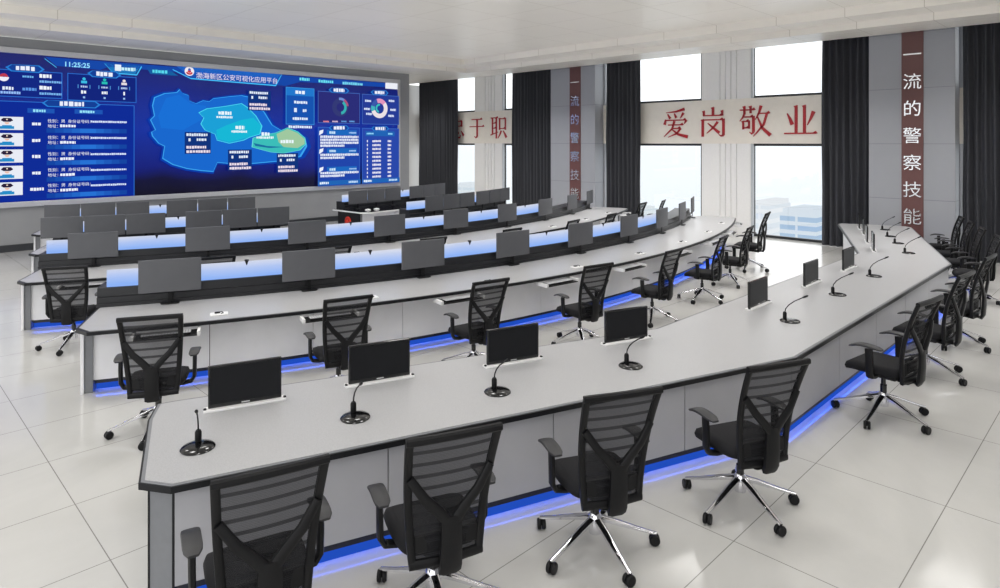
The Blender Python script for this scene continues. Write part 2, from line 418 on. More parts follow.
# ------------------------------------------------------------------ video wall
F = 653.
def onwall(px, py, y=SY):
    a = (px-500)/F; d = y/(.70710678*(1-a))
    return d*.70710678*(1+a), CAMZ+(143-py)/F*d
SX0, SX1, SZ0, SZ1 = .3, 15.1, 1.28, 5.11
vw = thing('video_wall', 'huge blue video wall showing a district map and data panels', 'screen', (0, SY, 0))
def disp_mat():
    m, t, o = nt('display_blue')
    g = N(t, 'ShaderNodeNewGeometry'); sp = N(t, 'ShaderNodeSeparateXYZ'); t.links.new(g.outputs['Position'], sp.inputs[0])
    zf = N(t, 'ShaderNodeMapRange'); zf.inputs['From Min'].default_value = SZ0; zf.inputs['From Max'].default_value = SZ1
    t.links.new(sp.outputs['Z'], zf.inputs['Value'])
    rp = N(t, 'ShaderNodeValToRGB'); cr = rp.color_ramp
    cr.elements[0].position = 0; cr.elements[0].color = srgb((12,8,30))
    cr.elements[1].position = 1; cr.elements[1].color = srgb((18,28,104))
    for p, c in ((.1, (12,10,50)), (.2, (12,26,120)), (.5, (14,46,158)), (.8, (16,34,128))):
        e = cr.elements.new(p); e.color = srgb(c)
    nz = N(t, 'ShaderNodeTexNoise', Scale=.35, Detail=2.0); t.links.new(g.outputs['Position'], nz.inputs['Vector'])
    v_ = math_n(t, 'ADD', zf.outputs[0], math_n(t, 'MULTIPLY', math_n(t, 'SUBTRACT', nz.outputs['Fac'], .5), .3))
    t.links.new(v_, rp.inputs['Fac'])
    e = N(t, 'ShaderNodeEmission', Strength=1.0); t.links.new(rp.outputs[0], e.inputs['Color'])
    gl = N(t, 'ShaderNodeBsdfGlossy', Roughness=.25); gl.inputs['Color'].default_value = (.03,.03,.035,1)
    ad = N(t, 'ShaderNodeAddShader'); t.links.new(e.outputs[0], ad.inputs[0]); t.links.new(gl.outputs[0], ad.inputs[1])
    t.links.new(ad.outputs[0], o.inputs['Surface']); return m
MB().box(((SX0+SX1)/2, 0, (SZ0+SZ1)/2), (SX1-SX0, .05, SZ1-SZ0)).build('display', disp_mat(), vw, smooth=False)
bz = MB()
for z0, z1 in ((1.14, SZ0), (SZ1, 5.26)): bz.box(((SX0+SX1)/2, -.01, (z0+z1)/2), (SX1-SX0+.24, .09, z1-z0))
for xa in (SX0-.06, SX1+.06): bz.box((xa, -.01, (SZ0+SZ1)/2), (.12, .09, SZ1-SZ0))
bevel(bz.build('bezel', SILVER, vw, smooth=False), .012)
gfx = MB()
LY = [-.028]
def layer(): LY[0] -= .0015
def g3(px, py): x, z = onwall(px, py); return (x, LY[0], z)
def W(c, k=1.0): q = srgb(c); return (q[0]*k, q[1]*k, q[2]*k, 1)
def quad(pts, col): gfx.poly([g3(*p) for p in pts], W(col))
def rect(x0, z0, x1, z1, col):      # in wall metres
    x0 = max(x0, SX0+.01)
    if x1 > x0: gfx.poly([(x0, LY[0], z0), (x1, LY[0], z0), (x1, LY[0], z1), (x0, LY[0], z1)], W(col))
def outline(x0, z0, x1, z1, col, t=.02):
    rect(x0, z0, x1, z0+t, col); rect(x0, z1-t, x1, z1, col); rect(x0, z0+t, x0+t, z1-t, col); rect(x1-t, z0+t, x1, z1-t, col)
def txt(sx, x, z, size, col, align='LEFT', bold=0.004):
    text_mesh(gfx, sx, size, lambda a, b: (x+a, LY[0], z+b), W(col), align, bold)
def dash(x0, x1, z, hh, col):       # a line of print too small to read
    x = x0; hh *= .82
    while x < x1-.01:
        w = min(random.uniform(.5, .85)*hh, x1-x)
        rect(x, z-hh*random.uniform(.38, .5), x+w, z+hh*random.uniform(.36, .5), col); x += w+hh*random.uniform(.1, .22)
def disc(cx, cz, r0, r1, a0, a1, col, n=20):
    for i in range(n):
        p = R(a0+(a1-a0)*i/n); q = R(a0+(a1-a0)*(i+1)/n)
        gfx.poly([(cx+r0*math.cos(p), LY[0], cz+r0*math.sin(p)), (cx+r1*math.cos(p), LY[0], cz+r1*math.sin(p)),
                  (cx+r1*math.cos(q), LY[0], cz+r1*math.sin(q)), (cx+r0*math.cos(q), LY[0], cz+r0*math.sin(q))], W(col))
# header band
layer()
quad([(45,57),(397,84),(397,88),(300,82),(285,86),(188,78),(175,72),(108,67),(100,70),(56,66)], (24,72,168))
quad([(176,64),(280,73),(274,84),(190,77)], (36,104,200))
quad([(104,63),(140,66),(135,74),(112,72)], (30,120,190)); quad([(146,67),(168,69),(178,76),(150,74)], (24,96,160))
layer()
for p in ([(44,58),(56,67)], [(104,63),(112,72)], [(112,72.4),(136,74.4)], [(141,66),(136,74.5)], [(172,69),(190,78)], [(190,78),(275,85)], [(281,73),(275,85)]):
    (xa, ya), (xb, yb) = p; quad([(xa,ya),(xb,yb),(xb+.6,yb+1.2),(xa+.6,ya+1.2)], (70,190,250))
layer(); x0, z0 = onwall(63.5, 64.6)
txt('11:25:25', x0, z0-.045, .18, (150,225,255))
layer(); xa, za = onwall(195.5, 75.5); xb, _ = onwall(278, 80)
txt('渤海新区公安可视化应用平台', xa, za-.07, (xb-xa)/13.1, (240,230,244), bold=0)
cx, cz = onwall(189, 71.3)          # round red and white emblem before the heading
disc(cx, cz, 0, .14, 0, 360, (240,235,240)); layer(); disc(cx, cz, .06, .11, 200, 340, (200,40,60)); disc(cx, cz, 0, .05, 0, 360, (210,50,60)); layer(); disc(cx, cz+.05, 0, .04, 0, 360, (60,90,180))
for a, b, yy, c in ((118,135,68.5,(200,240,250)), (152,167,71.2,(90,215,235)), (299,309,79,(110,225,240)), (318,333,81,(110,225,240)), (342,362,83,(120,215,240))):
    xq, zq = onwall(a, yy); xr, _ = onwall(b, yy); dash(xq, xr, zq, .13, c)
xq, zq = onwall(114.5, 67.6); rect(xq, zq-.09, xq+.16, zq+.09, (230,240,250))
quad([(384.8,81.6),(396.9,83),(396.9,89.4),(384.8,88.6)], (236,238,246))
# left data panels (wall metres)
def WM(px, py): return onwall(px, py)
layer()
def panel(pa, pb, fill=None, edge=(46,110,205)):
    xa, za = WM(*pa); xb, zb = WM(*pb)
    if fill: rect(xa, zb, xb, za, fill)
    layer(); outline(xa, zb, xb, za, edge); return xa, zb, xb, za
def title(px, py, w, label_w, tilt=0):
    xq, zq = WM(px, py); layer()
    gfx.poly([(xq-w, LY[0], zq), (xq-w+.12, LY[0], zq+.08), (xq+w-.12, LY[0], zq+.1), (xq+w, LY[0], zq), (xq+w-.12, LY[0], zq-.1), (xq-w+.12, LY[0], zq-.1)], W((42,128,214)))
    layer(); gfx.poly([(xq-w+.06, LY[0], zq), (xq-w+.14, LY[0], zq+.075), (xq+w-.14, LY[0], zq+.075), (xq+w-.06, LY[0], zq), (xq+w-.14, LY[0], zq-.075), (xq-w+.14, LY[0], zq-.075)], W((22,64,150)))
    layer(); dash(xq-label_w, xq+label_w, zq, .16, (235,240,255))
panel((-14,68), (62,99), (20,40,130)); panel((67,73), (136,103), (20,38,124)); panel((-14,100), (134,196.5), (16,44,150))
title(25,68.5,.42,.2); title(104,74.3,.42,.2); title(71.5,104,.68,.28)
layer()
def dpx(a, b, y, hh, c):
    xa, za = WM(a, y); xb, _ = WM(b, y); dash(xa, xb, za, hh, c)
dpx(22,33,76.5,.07,(110,180,240)); dpx(39,51,76,.12,(240,245,255)); dpx(39,61,81.5,.08,(120,180,240))
dpx(22,36,89,.1,(90,150,230)); dpx(39,51,87.7,.12,(240,245,255)); dpx(39,61,93.5,.08,(120,180,240)); dpx(2,13,88,.11,(230,240,255)); dpx(0,20,92.3,.09,(150,190,250))
xq, zq = WM(3.3, 77); layer(); disc(xq, zq, 0, .11, 180, 360, (240,240,250)); disc(xq, zq, .02, .09, 0, 180, (190,60,80))
layer()
for px, c in ((83.5,(60,190,230)), (104,(40,190,180)), (123.5,(230,220,225))):
    xq, zq = WM(px, 80.5+(px-83.5)*.05); disc(xq, zq+.04, 0, .04, 0, 360, c); rect(xq-.07, zq-.08, xq+.07, zq-.01, c)
    dash(xq-.08, xq+.08, zq-.17, .07, (180,200,240)); dash(xq-.07, xq+.07, zq-.32, .11, (240,245,255)) if px < 120 else rect(xq-.02, zq-.37, xq+.02, zq-.27, (240,245,255))
    rect(xq-.025, zq-.49, xq+.025, zq-.44, (150,190,240)); outline(xq-.15, zq-.22, xq-.13, zq-.12, (80,150,220), .02); outline(xq+.13, zq-.22, xq+.15, zq-.12, (80,150,220), .02)
for a, b, y in ((27,54,110.5), (74,102,111.5)):
    xa, za = WM(a, y); xb, _ = WM(b, y); rect(xa, za-.06, xb, za+.06, (30,84,180)); layer(); dash(xa+.12, xb-.2, za, .09, (150,225,250))
rows = [(122.5,122), (139,138.5), (155,155), (171.5,171), (187.8,186.5)]
for k, (y1, y2) in enumerate(rows):
    xm, zm = WM(50, y2)
    # highlighted row underline
    xa, za = WM(46, y1+6.8); xb, _ = WM(126, y1+6.0)
    nseg = 10
    for j in range(nseg):
        f = 1-abs(j-4.5)/5.5
        rect(xa+(xb-xa)*j/nseg, za-.09, xa+(xb-xa)*(j+1)/nseg, za+.03, (int(18+24*f), int(58+62*f), int(150+70*f)))
    layer()
    xp, zp = WM(11.3, 123.5+k*16.3); xo = SX0+.02
    xp0, _ = WM(-12, 123.5+k*16.3)
    rect(xp0, zp-.165, WM(22.8,123.5)[0]-.004*k, zp+.17, (232,236,246))
    layer(); cxx = xp+.2
    cxx = WM(6.5, 123)[0]
    for q in range(10):       # generic uniformed bust: peaked cap, face, shoulders
        pass
    gfx.poly([(cxx-.13, LY[0], zp+.08), (cxx-.08, LY[0], zp+.14), (cxx+.08, LY[0], zp+.14), (cxx+.13, LY[0], zp+.08), (cxx+.07, LY[0], zp+.04), (cxx-.07, LY[0], zp+.04)], W((44,34,60)))
    disc(cxx, zp+.03, 0, .05, 180, 360, (236,190,170)); rect(cxx-.15, zp-.14, cxx+.15, zp-.07, (40,140,200)); rect(cxx-.1, zp-.07, cxx+.1, zp-.045, (40,140,200))
    layer(); disc(cxx, zp+.1, 0, .018, 0, 360, (240,220,200))
    layer()
    dpx(31.5,40.5,y1+1.5,.1,(240,245,255)) if k < 4 else dpx(29.5,43,y1+1.5,.1,(240,245,255))
    xa, za = WM(47, y2-1.2); txt('性别：男  身份证号码：', xa, za-.04, .1, (235,240,255), bold=0)
    dpx(90,126-k*.2,y2-.4-k*.2,.07,(215,228,255))
    xa, za = WM(47, y2+3.9); txt('地址：', xa, za-.04, .1, (235,240,255), bold=0)
    dpx(59.5,(75,75,74,74,77)[k],y2+3.9-k*.1,.095,(235,240,255))
# map
layer()
MAPP = [(152,106),(154,98),(164,94),(176,93),(179,90),(182,94),(188,96),(188,101),(195,104),(202,101),(208,102),(212,99),(228,97),(240,96),(249,98),(253,104),(262,112),(270,125),(280,131),(292,130),(302,138),(304,146),(298,156),(284,160),(262,162),(240,164),(216,162),(212,171),(200,170),(186,168),(172,164),(162,158),(164,146),(158,143),(152,136),(151,132),(155,130),(152,124),(150,120),(154,116)]
def grow(P, k):
    cx = sum(p[0] for p in P)/len(P); cy = sum(p[1] for p in P)/len(P)
    return [(cx+(x-cx)*k, cy+(y-cy)*k) for x, y in P]
quad(grow(MAPP, 1.06), (14,62,170)); layer(); quad(grow(MAPP, 1.02), (60,165,240)); layer(); quad(MAPP, (26,104,206)); layer()
quad([(165,98),(178,95),(190,104),(205,106),(200,120),(182,130),(160,128),(157,116)], (26,112,214)); layer()
A1 = [(198,113),(206,109),(222,107),(240,104),(246,108),(254,116),(260,126),(258,134),(248,137),(242,140),(228,143),(216,140),(214,134),(204,130),(200,124),(203,118)]
quad(grow(A1, 1.03), (80,225,245)); layer(); quad(A1, (28,160,215)); layer()
quad([(215,130),(226,125),(240,120),(252,118),(260,126),(258,134),(248,137),(228,142),(216,139)], (24,184,214)); layer()
B1 = [(252,138),(262,135),(274,133),(286,128),(296,132),(303,138),(304,144),(298,150),(282,153),(270,152),(262,150),(251,147)]
quad(grow(B1, 1.03), (110,225,225)); layer(); quad(B1, (60,190,185)); layer()
quad([(275,134),(286,129),(296,133),(303,139),(303,144),(296,148),(282,147),(277,142)], (160,200,160)); layer()
quad([(252,143),(266,146),(284,147),(268,148),(254,146)], (30,110,160)); layer()
for a, b, y, hh in ((217,230,113,.15), (215,231,117,.09), (234,243,127.5,.15), (230,246,131.5,.09), (260,268,134,.15), (255,272,137.5,.1), (279,292,141.5,.15)):
    dpx(a, b, y, hh, (235,248,255))
for px, py in ((248,92), (185,134), (228,151.5), (276.5,155)):
    layer(); xa, za = WM(px, py); rect(xa-.05, za-.6, xa+.72, za+.06, (18,52,124)); layer()
    dash(xa, xa+.62, za-.02, .11, (225,235,250)); rect(xa+.06, za-.22, xa+.12, za-.13, (225,235,250)); dash(xa+.3, xa+.6, za-.17, .11, (225,235,250))
    dash(xa, xa+.58, za-.4, .11, (236,222,235)); dash(xa, xa+.7, za-.53, .11, (236,222,235))
layer(); xa, za = WM(284, 87); xb, zb = WM(312.5, 125); xb -= 0
rect(xa, zb, xb, za, (24,84,176)); layer(); outline(xa, zb, xb, za, (60,150,225)); rect(xa+.02, za-.28, xb-.02, za-.02, (34,120,205)); layer()
dash(xa+.35, xb-.35, za-.16, .16, (235,245,255)); dash(xa+.3, xb-.25, za-.5, .12, (225,238,255)); rect(xa+.3, za-.84, xa+.4, za-.7, (225,238,255)); dash(xa+.62, xb-.3, za-.78, .12, (225,238,255)); dash(xa+.25, xb-.25, za-1.06, .12, (225,238,255)); dash(xa+.1, xb-.1, za-1.34, .12, (225,238,255))
# right panels
layer()
P1 = panel((316,91), (358,124), (44,46,120), (70,110,190)); P2 = panel((360,94), (397,125), (38,60,150), (70,110,190))
P3 = panel((316,127), (358,184.5), (34,70,170), (60,110,200)); P4 = panel((360,128), (397,182.5), (42,72,170), (60,110,200))
title(337,90.5,.42,.22); title(377.5,92.8,.4,.22); title(337,128,.42,.22); title(378,128.6,.4,.22)
layer(); xq, zq = WM(338,107.5)
disc(xq, zq, .15, .33, 0, 360, (52,58,118)); layer(); disc(xq, zq, .26, .35, 60, 100, (110,140,210)); disc(xq, zq, .16, .26, -80, 60, (56,176,180)); disc(xq, zq, .27, .35, 10, 60, (170,84,124))
xq, zq = WM(377,108.5); layer()
for a0, a1, c in ((-160,40,(235,225,230)), (40,110,(225,150,190)), (110,165,(60,90,170)), (165,200,(70,180,190))): disc(xq, zq, .2, .37, a0, a1, c)
disc(xq, zq, .1, .17, 80, 260, (60,190,190))
for px, py in ((365,101), (364,109), (366,114), (388.5,101), (390,110), (388,116)): xq, zq = WM(px, py); dash(xq-.1, xq+.16, zq, .11, (215,225,250))
for px, c in ((321,(240,140,150)), (330,(220,190,215)), (339,(100,160,225)), (347,(100,160,225))): xq, zq = WM(px, 121.5); dash(xq, xq+.22, zq, .07, c)
for k, (y, n) in enumerate(((132.5,4), (151,2), (169.5,2))):
    layer(); xa, za = WM(322, y); rect(xa+.1, za-.09, xa+1.32, za+.09, (30,104,190)); layer()
    xq, zq = WM(318.5, y); gfx.poly([(xq-.07, LY[0], zq-.1), (xq+.08, LY[0], zq-.02), (xq+.1, LY[0], zq+.1), (xq-.05, LY[0], zq+.06)], W((240,245,255)))
    dash(xa+.2, xa+.45, za, .12, (200,230,250)); dash(xa+1.0, xa+1.3, za, .07, (170,205,245))
    for j in range(n): dpx(318, 356 if j < n-1 else 342, y+4.2+j*3.0-k*.3, .11, (230,236,250))
xa, za = WM(363,133.6); xb, _ = WM(392,133.6); rect(xa, za-.09, xb, za+.09, (34,100,180)); layer(); dash(xa+.05, xa+.35, za, .08, (150,220,250)); dash(xb-.3, xb-.1, za, .08, (150,220,250))
for k in range(11):
    zq = za-.28-k*.147
    rect(xa+.06, zq-.04, xa+.1, zq+.04, (230,230,245)); dash(xa+.3, xa+.68, zq, .1, (235,232,245)); dash(xb-.32, xb-.16, zq, .1, (235,232,245))
for a, b in ((316,358), (360,397)):
    xa, za = WM(a, 182.8-(a-316)*.04); xb, _ = WM(b, 183); rect(xa, SZ0+.03, xb, SZ0+.19, (34,100,180)); layer(); dash(xa+.05, xa+.4, SZ0+.11, .11, (225,240,255)); dash(xb-.5, xb-.12, SZ0+.11, .1, (190,220,250))
gfx.v = [(min(max(x, SX0+.004), SX1-.004), y, min(max(z, SZ0+.004), SZ1-.004)) for x, y, z in gfx.v]
gfx.build('screen_graphics', GFX, vw, smooth=False)

# ------------------------------------------------------------------ task chair
def make_chair():
    t = thing('task_chair', 'x', 'chair')
    # seat cushion
    mb = MB(); rings = []
    for ins, z in ((.05,.435), (.008,.452), (0,.48), (.012,.503), (.05,.515)):
        q = []
        for k in range(36):
            a = 2*PI*k/36; e = .36
            cx = math.copysign(abs(math.cos(a))**e, math.cos(a)); sy = math.copysign(abs(math.sin(a))**e, math.sin(a))
            y = sy*(.245-ins)+.03
            drop = -.03*max(0, (y-.15)/.12)**2 if y > .15 else 0
            q.append(Vector((cx*(.25-ins)*(1-.08*max(0, -sy)), y, z+drop+.012*(abs(cx)**2)*(z > .49))))
        rings.append(q)
    mb.loft(rings); mb.build('seat', FABRIC, t, ang=60)
    # tilt mechanism
    mb = MB(); mb.rbox((0, -.01, .41), (.2, .28, .06), .03); mb.sweep([(.08,.02,.41), (.2,.03,.405), (.235,.03,.4)], .014, n=6)
    mb.build('tilt_mechanism', BLACKP, t)
    # backrest outline: x half width and y by height
    def prof(z):
        f = max(0, (z-.43)/.72)
        return .198+.046*f-.01*(1-f)**3, -.235-.15*f**1.6+.022*math.sin(f*PI)
    zs = [.43+.72*k/13 for k in range(14)]
    mb = MB()
    for sx in (-1, 1):
        mb.sweep([(sx*prof(z)[0], prof(z)[1], z) for z in zs], .042, .034, up=(0,1,0), sq=True)
    w, y = prof(1.15); mb.sweep([(-w-.018, y, 1.15), (-w*.5, y-.012, 1.153), (0, y-.016, 1.154), (w*.5, y-.012, 1.153), (w+.018, y, 1.15)], .036, .04, up=(0,0,1), sq=True)
    w, y = prof(.43); mb.sweep([(-w-.018, y, .43), (0, y-.02, .427), (w+.018, y, .43)], .034, .05, up=(0,0,1), sq=True)
    mb.build('back_frame', BLACKP, t)
    mb = MB(); rows = []
    for k in range(25):
        z = .435+.71*k/24; w, y = prof(z)
        rows.append([Vector((w*u, y-.018*(1-u*u), z)) for u in (-1,-.75,-.5,-.25,0,.25,.5,.75,1)])
    mb.loft(rows, cap=False, closed=False); mb.build('back_mesh', MESHM, t, ang=80)
    # lumbar pad low on the back
    mb = MB(); w, y = prof(.53); mb.rbox((0, y+.0, .53), (.36, .024, .1), .011); mb.build('lumbar_pad', BLACKP, t)
    # Y-shaped rear support: spine from under the seat, splitting into two arms
    mb = MB()
    mb.sweep([(0,-.06,.4), (0,-.22,.385), (0,-.295,.395), (0,-.312,.43), (0,-.322,.55), (0,-.325,.7)], [.11,.125,.125,.12,.115,.11], [.04,.045,.045,.045,.042,.036], up=(0,-1,.3), sq=True)
    for sx in (-1, 1):
        w, y = prof(.93)
        mb.sweep([(sx*.02,-.325,.67), (sx*.07,-.328,.735), (sx*.15,-.33,.82), (sx*(w-.005), y-.018, .93)], [.06,.055,.05,.044], [.034,.032,.03,.026], up=(0,1,0), sq=True)
    mb.build('back_support', BLACKP, t)
    # armrests
    for sx in (-1, 1):
        mb = MB()
        mb.sweep([(sx*.1,.0,.425), (sx*.22,.0,.42), (sx*.285,-.005,.435), (sx*.31,-.01,.48), (sx*.312,-.01,.6), (sx*.312,-.005,.69)], .034, .062, up=(0,1,0), sq=True)
        a = mb.build('armrest', BLACKP, t)
        mb = MB(); rings = []
        for k in range(9):
            u = k/8; yy = -.12+.28*u; ww = .047*(1-abs(2*u-1)**6*.45); zz = .705+.014*math.sin(u*PI)-.03*max(0, u-.72)*2; th = .013*(1-abs(2*u-1)**6*.5)
            rings.append([Vector((sx*.312+ww*math.copysign(abs(math.cos(q*PI/6))**.5, math.cos(q*PI/6)), yy, zz+th*math.copysign(abs(math.sin(q*PI/6))**.6, math.sin(q*PI/6)))) for q in range(12)])
        mb.loft(rings); mb.build('arm_pad', PADM, a)
    mb = MB(); mb.lathe([(.026,.12), (.028,.3), (.02,.302), (.02,.37), (.034,.371), (.034,.385)]); mb.build('gas_lift', BLACKG, t)
    mb = MB(); mb.lathe([(.03,.1), (.042,.105), (.048,.16), (.044,.215), (.03,.235)])
    for k in range(5):
        a = 2*PI*k/5+.3; dx, dy = math.cos(a), math.sin(a)
        mb.sweep([(.02*dx,.02*dy,.2), (.13*dx,.13*dy,.168), (.29*dx,.29*dy,.112), (.41*dx,.41*dy,.076)], [.05,.046,.036,.026], [.036,.032,.022,.016], sq=True)
    base = mb.build('star_base', CHROME, t)
    for k in range(5):
        a = 2*PI*k/5+.3; dx, dy = math.cos(a), math.sin(a); b = a+.9+k*1.3
        mb = MB(); rot = Matrix.Rotation(b, 3, 'Z') @ Matrix.Rotation(PI/2, 3, 'X')
        for off in (-.016, .016):
            o = rot @ Vector((0,0,off))
            mb.lathe([(.012,-.012), (.031,-.012), (.036,-.006), (.036,.006), (.031,.012), (.012,.012)], (.4*dx+o.x, .4*dy+o.y, .0365+o.z), n=14, m=rot)
        mb.lathe([(.011,.034), (.011,.08)], (.4*dx, .4*dy, 0), n=8)
        mb.box((.4*dx, .4*dy, .045), (.02,.02,.03), Matrix.Rotation(b, 3, 'Z'))
        mb.build('caster', BLACKP, base)
    return t
CH = make_chair(); used = [False]
def chair(x, y, rz, label, group, spin=0, sc=1.0):
    if not used[0]:
        used[0] = True; r = CH; r.location = (x,y,0); r.rotation_euler = (0,0,rz); r['label'] = label; r['group'] = group
    else: r = dup(CH, (x,y,0), rz, label, group)
    for c in r.children:
        if c.name.startswith('star_base'): c.rotation_euler = (0,0,spin)
    r.scale = (sc, sc, sc)
    return r

# ------------------------------------------------------------------ curved console rows
XC = 9.6
def pol(cy, r, th): a = R(th); return XC+r*math.sin(a), cy-r*math.cos(a)
def band(cy, r0, r1, t0, t1, step=1.0):
    n = max(2, int((t1-t0)/step)+1); T = [t0+(t1-t0)*i/(n-1) for i in range(n)]
    return [pol(cy, r1, q) for q in T]+[pol(cy, r0, q) for q in reversed(T)]
def console(cy, t0, t1, seats, label, name='control_console', mons=(), rows4=False, glass_to=99, topmat=None, edgemat=None, outlets=None):
    t = thing(name, label, 'desk', (XC, cy-17.2, 0))
    ox, oy = XC, cy-17.2
    def prism(mb, poly, z0, z1): mb.prism([(x-ox, y-oy) for x, y in poly], z0, z1); return mb
    def ends(r0, r1, ins):        # plan with chamfered front corners
        k = ins/17*57.3; d = .45
        out = [pol(cy, r1, t0+k+.48+(t1-t0-2*k-.96)*i/52) for i in range(53)]; inn = [pol(cy, r0, t1-k-(t1-t0-2*k)*i/52) for i in range(53)]
        ca = pol(cy, r1-.2, t0+k); cb = pol(cy, r1-.2, t1-k)
        return [ca]+out+[cb]+inn
    # tabletop: black edge band and laminate top
    prism(MB(), ends(16.5, 18.1, 0), .712, .75).build('edge_band', edgemat or TRIM, t, smooth=False)
    prism(MB(), ends(16.53, 18.075, .028), .7505, .756).build('tabletop', topmat or TOP, t, smooth=False)
    # front panels between seams
    n = max(3, round((t1-t0)/4.1)); st = (t1-t0-.9)/n
    for k in range(n):
        a = t0+.45+k*st
        prism(MB(), band(cy, 17.76, 17.79, a+.012, a+st-.012, .6), .13, .71).build('front_panel', PANEL, t, smooth=False)
    prism(MB(), band(cy, 17.70, 17.75, t0+.5, t1-.5), .13, .71).build('carcass_backing', TRIM, t, smooth=False)
    for e, sgn in ((t0, 1), (t1, -1)):
        a = e+sgn*.1; b = e+sgn*.2; lo, hi = min(a, b), max(a, b)
        prism(MB(), band(cy, 16.75, 17.84, lo, hi, 5), 0, .71).build('end_panel', PANEL if topmat is not BLACKTOP else TRIM, t, smooth=False)
        a = e+sgn*.205; b = e+sgn*.47; lo, hi = min(a, b), max(a, b)
        prism(MB(), band(cy, 17.66, 17.82, lo, hi, 5), 0, .71).build('corner_post', PANELG, t, smooth=False)
    prism(MB(), band(cy, 17.64, 17.74, t0+.5, t1-.5), .075, .128).build('plinth', PLINTH, t, smooth=False)
    prism(MB(), band(cy, 17.66, 17.70, t0+.5, t1-.5), 0, .075).build('light_diffuser', DIFF, t, smooth=False)
    prism(MB(), band(cy, 17.705, 17.73, t0+.5, t1-.5), .0735, .0745).build('led_strip', LED, t, smooth=False)
    # rear ledge with stepped, sloping front
    le0, le1 = t0+(.5 if rows4 else -.05), t1-1.3
    nn = int((le1-le0)/1.0)+2; rings = []
    sec = [(16.95,.757), (16.95,.80), (16.93,.802), (16.93,.875), (16.905,.88), (16.9,.985), (16.88,.99), (16.5,.99), (16.5,.757)]
    for i in range(nn):
        q = le0+(le1-le0)*i/(nn-1)
        rings.append([Vector((pol(cy, r, q)[0]-ox, pol(cy, r, q)[1]-oy, z)) for r, z in sec])
    MB().loft(rings).build('monitor_ledge', LEDGE, t, ang=25)
    prism(MB(), band(cy, 16.56, 16.75, le0+.3, le1-.3), 0, .71).build('rear_panel', PANELG, t, smooth=False)
    # edge-lit glass screens standing on the ledge
    edges = [t0+.25]+list(mons[:])+[t1-1.4] if not rows4 else list(rows4)
    for a, b in zip(edges[:-1], edges[1:]):
        if a >= glass_to: break
        P0 = band(cy, 16.86, 16.872, a+.03, b-.03, .8)
        o = prism(MB(), P0, .99, 1.205).build('glass_screen', GLOW, t, smooth=False)
    # black clips on the glass
    for a, b in zip(edges[:-1], edges[1:]):
        if a >= glass_to: break
        x, y = pol(cy, 16.866, (a+b)/2+.2)
        mb = MB(); mb.lathe([(.006,0), (.022,.05), (.03,.06), (.03,.075)], (x-ox, y-oy, 1.15), n=8)
        mb.build('glass_clip', BLACKP, t)
    # pull-out keyboard trays under the front edge
    for q in seats:
        mb = MB(); rot = Matrix.Rotation(R(q), 3, 'Z'); x, y = pol(cy, 18.15, q)
        mb.box((x-ox, y-oy, .655), (.66, .24, .012), rot)
        tr = mb.build('keyboard_tray', BLACKP, t, smooth=False)
        for sx in (-.33, .33):
            o = rot @ Vector((sx, 0, 0)); MB().box((x-ox+o.x, y-oy+o.y, .672), (.03, .26, .05), rot).build('tray_bracket', WHITEP, tr, smooth=False)
    # cable outlets in the top
    for q in (outlets or ()):
        rot = Matrix.Rotation(R(q), 3, 'Z'); x, y = pol(cy, 17.83, q); c = (x-ox, y-oy, .762)
        pl = MB().rbox(c, (.2, .14, .012), .015, zr=.003, m=rot).build('cable_outlet', WHITEP, t)
        o = Vector(c)+rot @ Vector((-.02, .02, .012)); mb = MB(); mb.rbox(o, (.06, .05, .016), .008, m=rot)
        mb.sweep([Vector(c)+rot @ Vector(p) for p in ((0,.02,.014), (.03,.01,.024), (.045,-.02,.012), (.02,-.035,.01))], .01, n=6); mb.build('socket', BLACKP, pl)
    return t
ROWS = {2: 24.5, 3: 28.0, 4: 31.1, 5: 34.4}
MK = [(-4+k)*5.8+.05 for k in range(9)]
SEAT = [-22.95+5.65*k for k in range(9)]
# work monitor
def make_monitor(w=.72, hh=.415, label='x'):
    t = thing('monitor', label, 'monitor')
    mb = MB(); mb.rbox((0, 0, hh/2), (w, .03, hh), .012, zr=.004); o = mb.build('screen_housing', SCREENG, t)
    MB().box((0, .029, .1), (.06, .028, .16)).build('neck', BLACKP, t, smooth=False)
    MB().rbox((0, -.02, -.149+.0095), (.22, .1, .012), .04, zr=.003).build('foot', BLACKP, t)
    MB().box((0, .008, -.03), (.05, .014, .235)).build('stem', BLACKP, t, smooth=False)
    return t
def make_keyboard():
    t = thing('keyboard', 'x', 'keyboard')
    MB().rbox((0, 0, .011), (.5, .16, .022), .012, zr=.004).build('keyboard_body', BLACKP, t)
    mb = MB()
    for r_ in range(5):
        for k in range(17): mb.box((-.235+.0294*k, -.055+.0275*r_, .024), (.024, .021, .006))
    mb.build('key_caps', KEYM, t, smooth=False); return t
proto = {}
def place(kind, make, x, y, z, rz, label, group):
    if kind not in proto:
        o = make(); proto[kind] = o; o.location = (x,y,z); o.rotation_euler = (0,0,rz); o['label'] = label; o['group'] = group; return o
    return dup(proto[kind], (x,y,z), rz, label, group)
RNAME = {2: 'middle curved console', 3: 'second curved console, behind the middle one'}
RSHORT = {2: 'second desk row', 3: 'third desk row'}
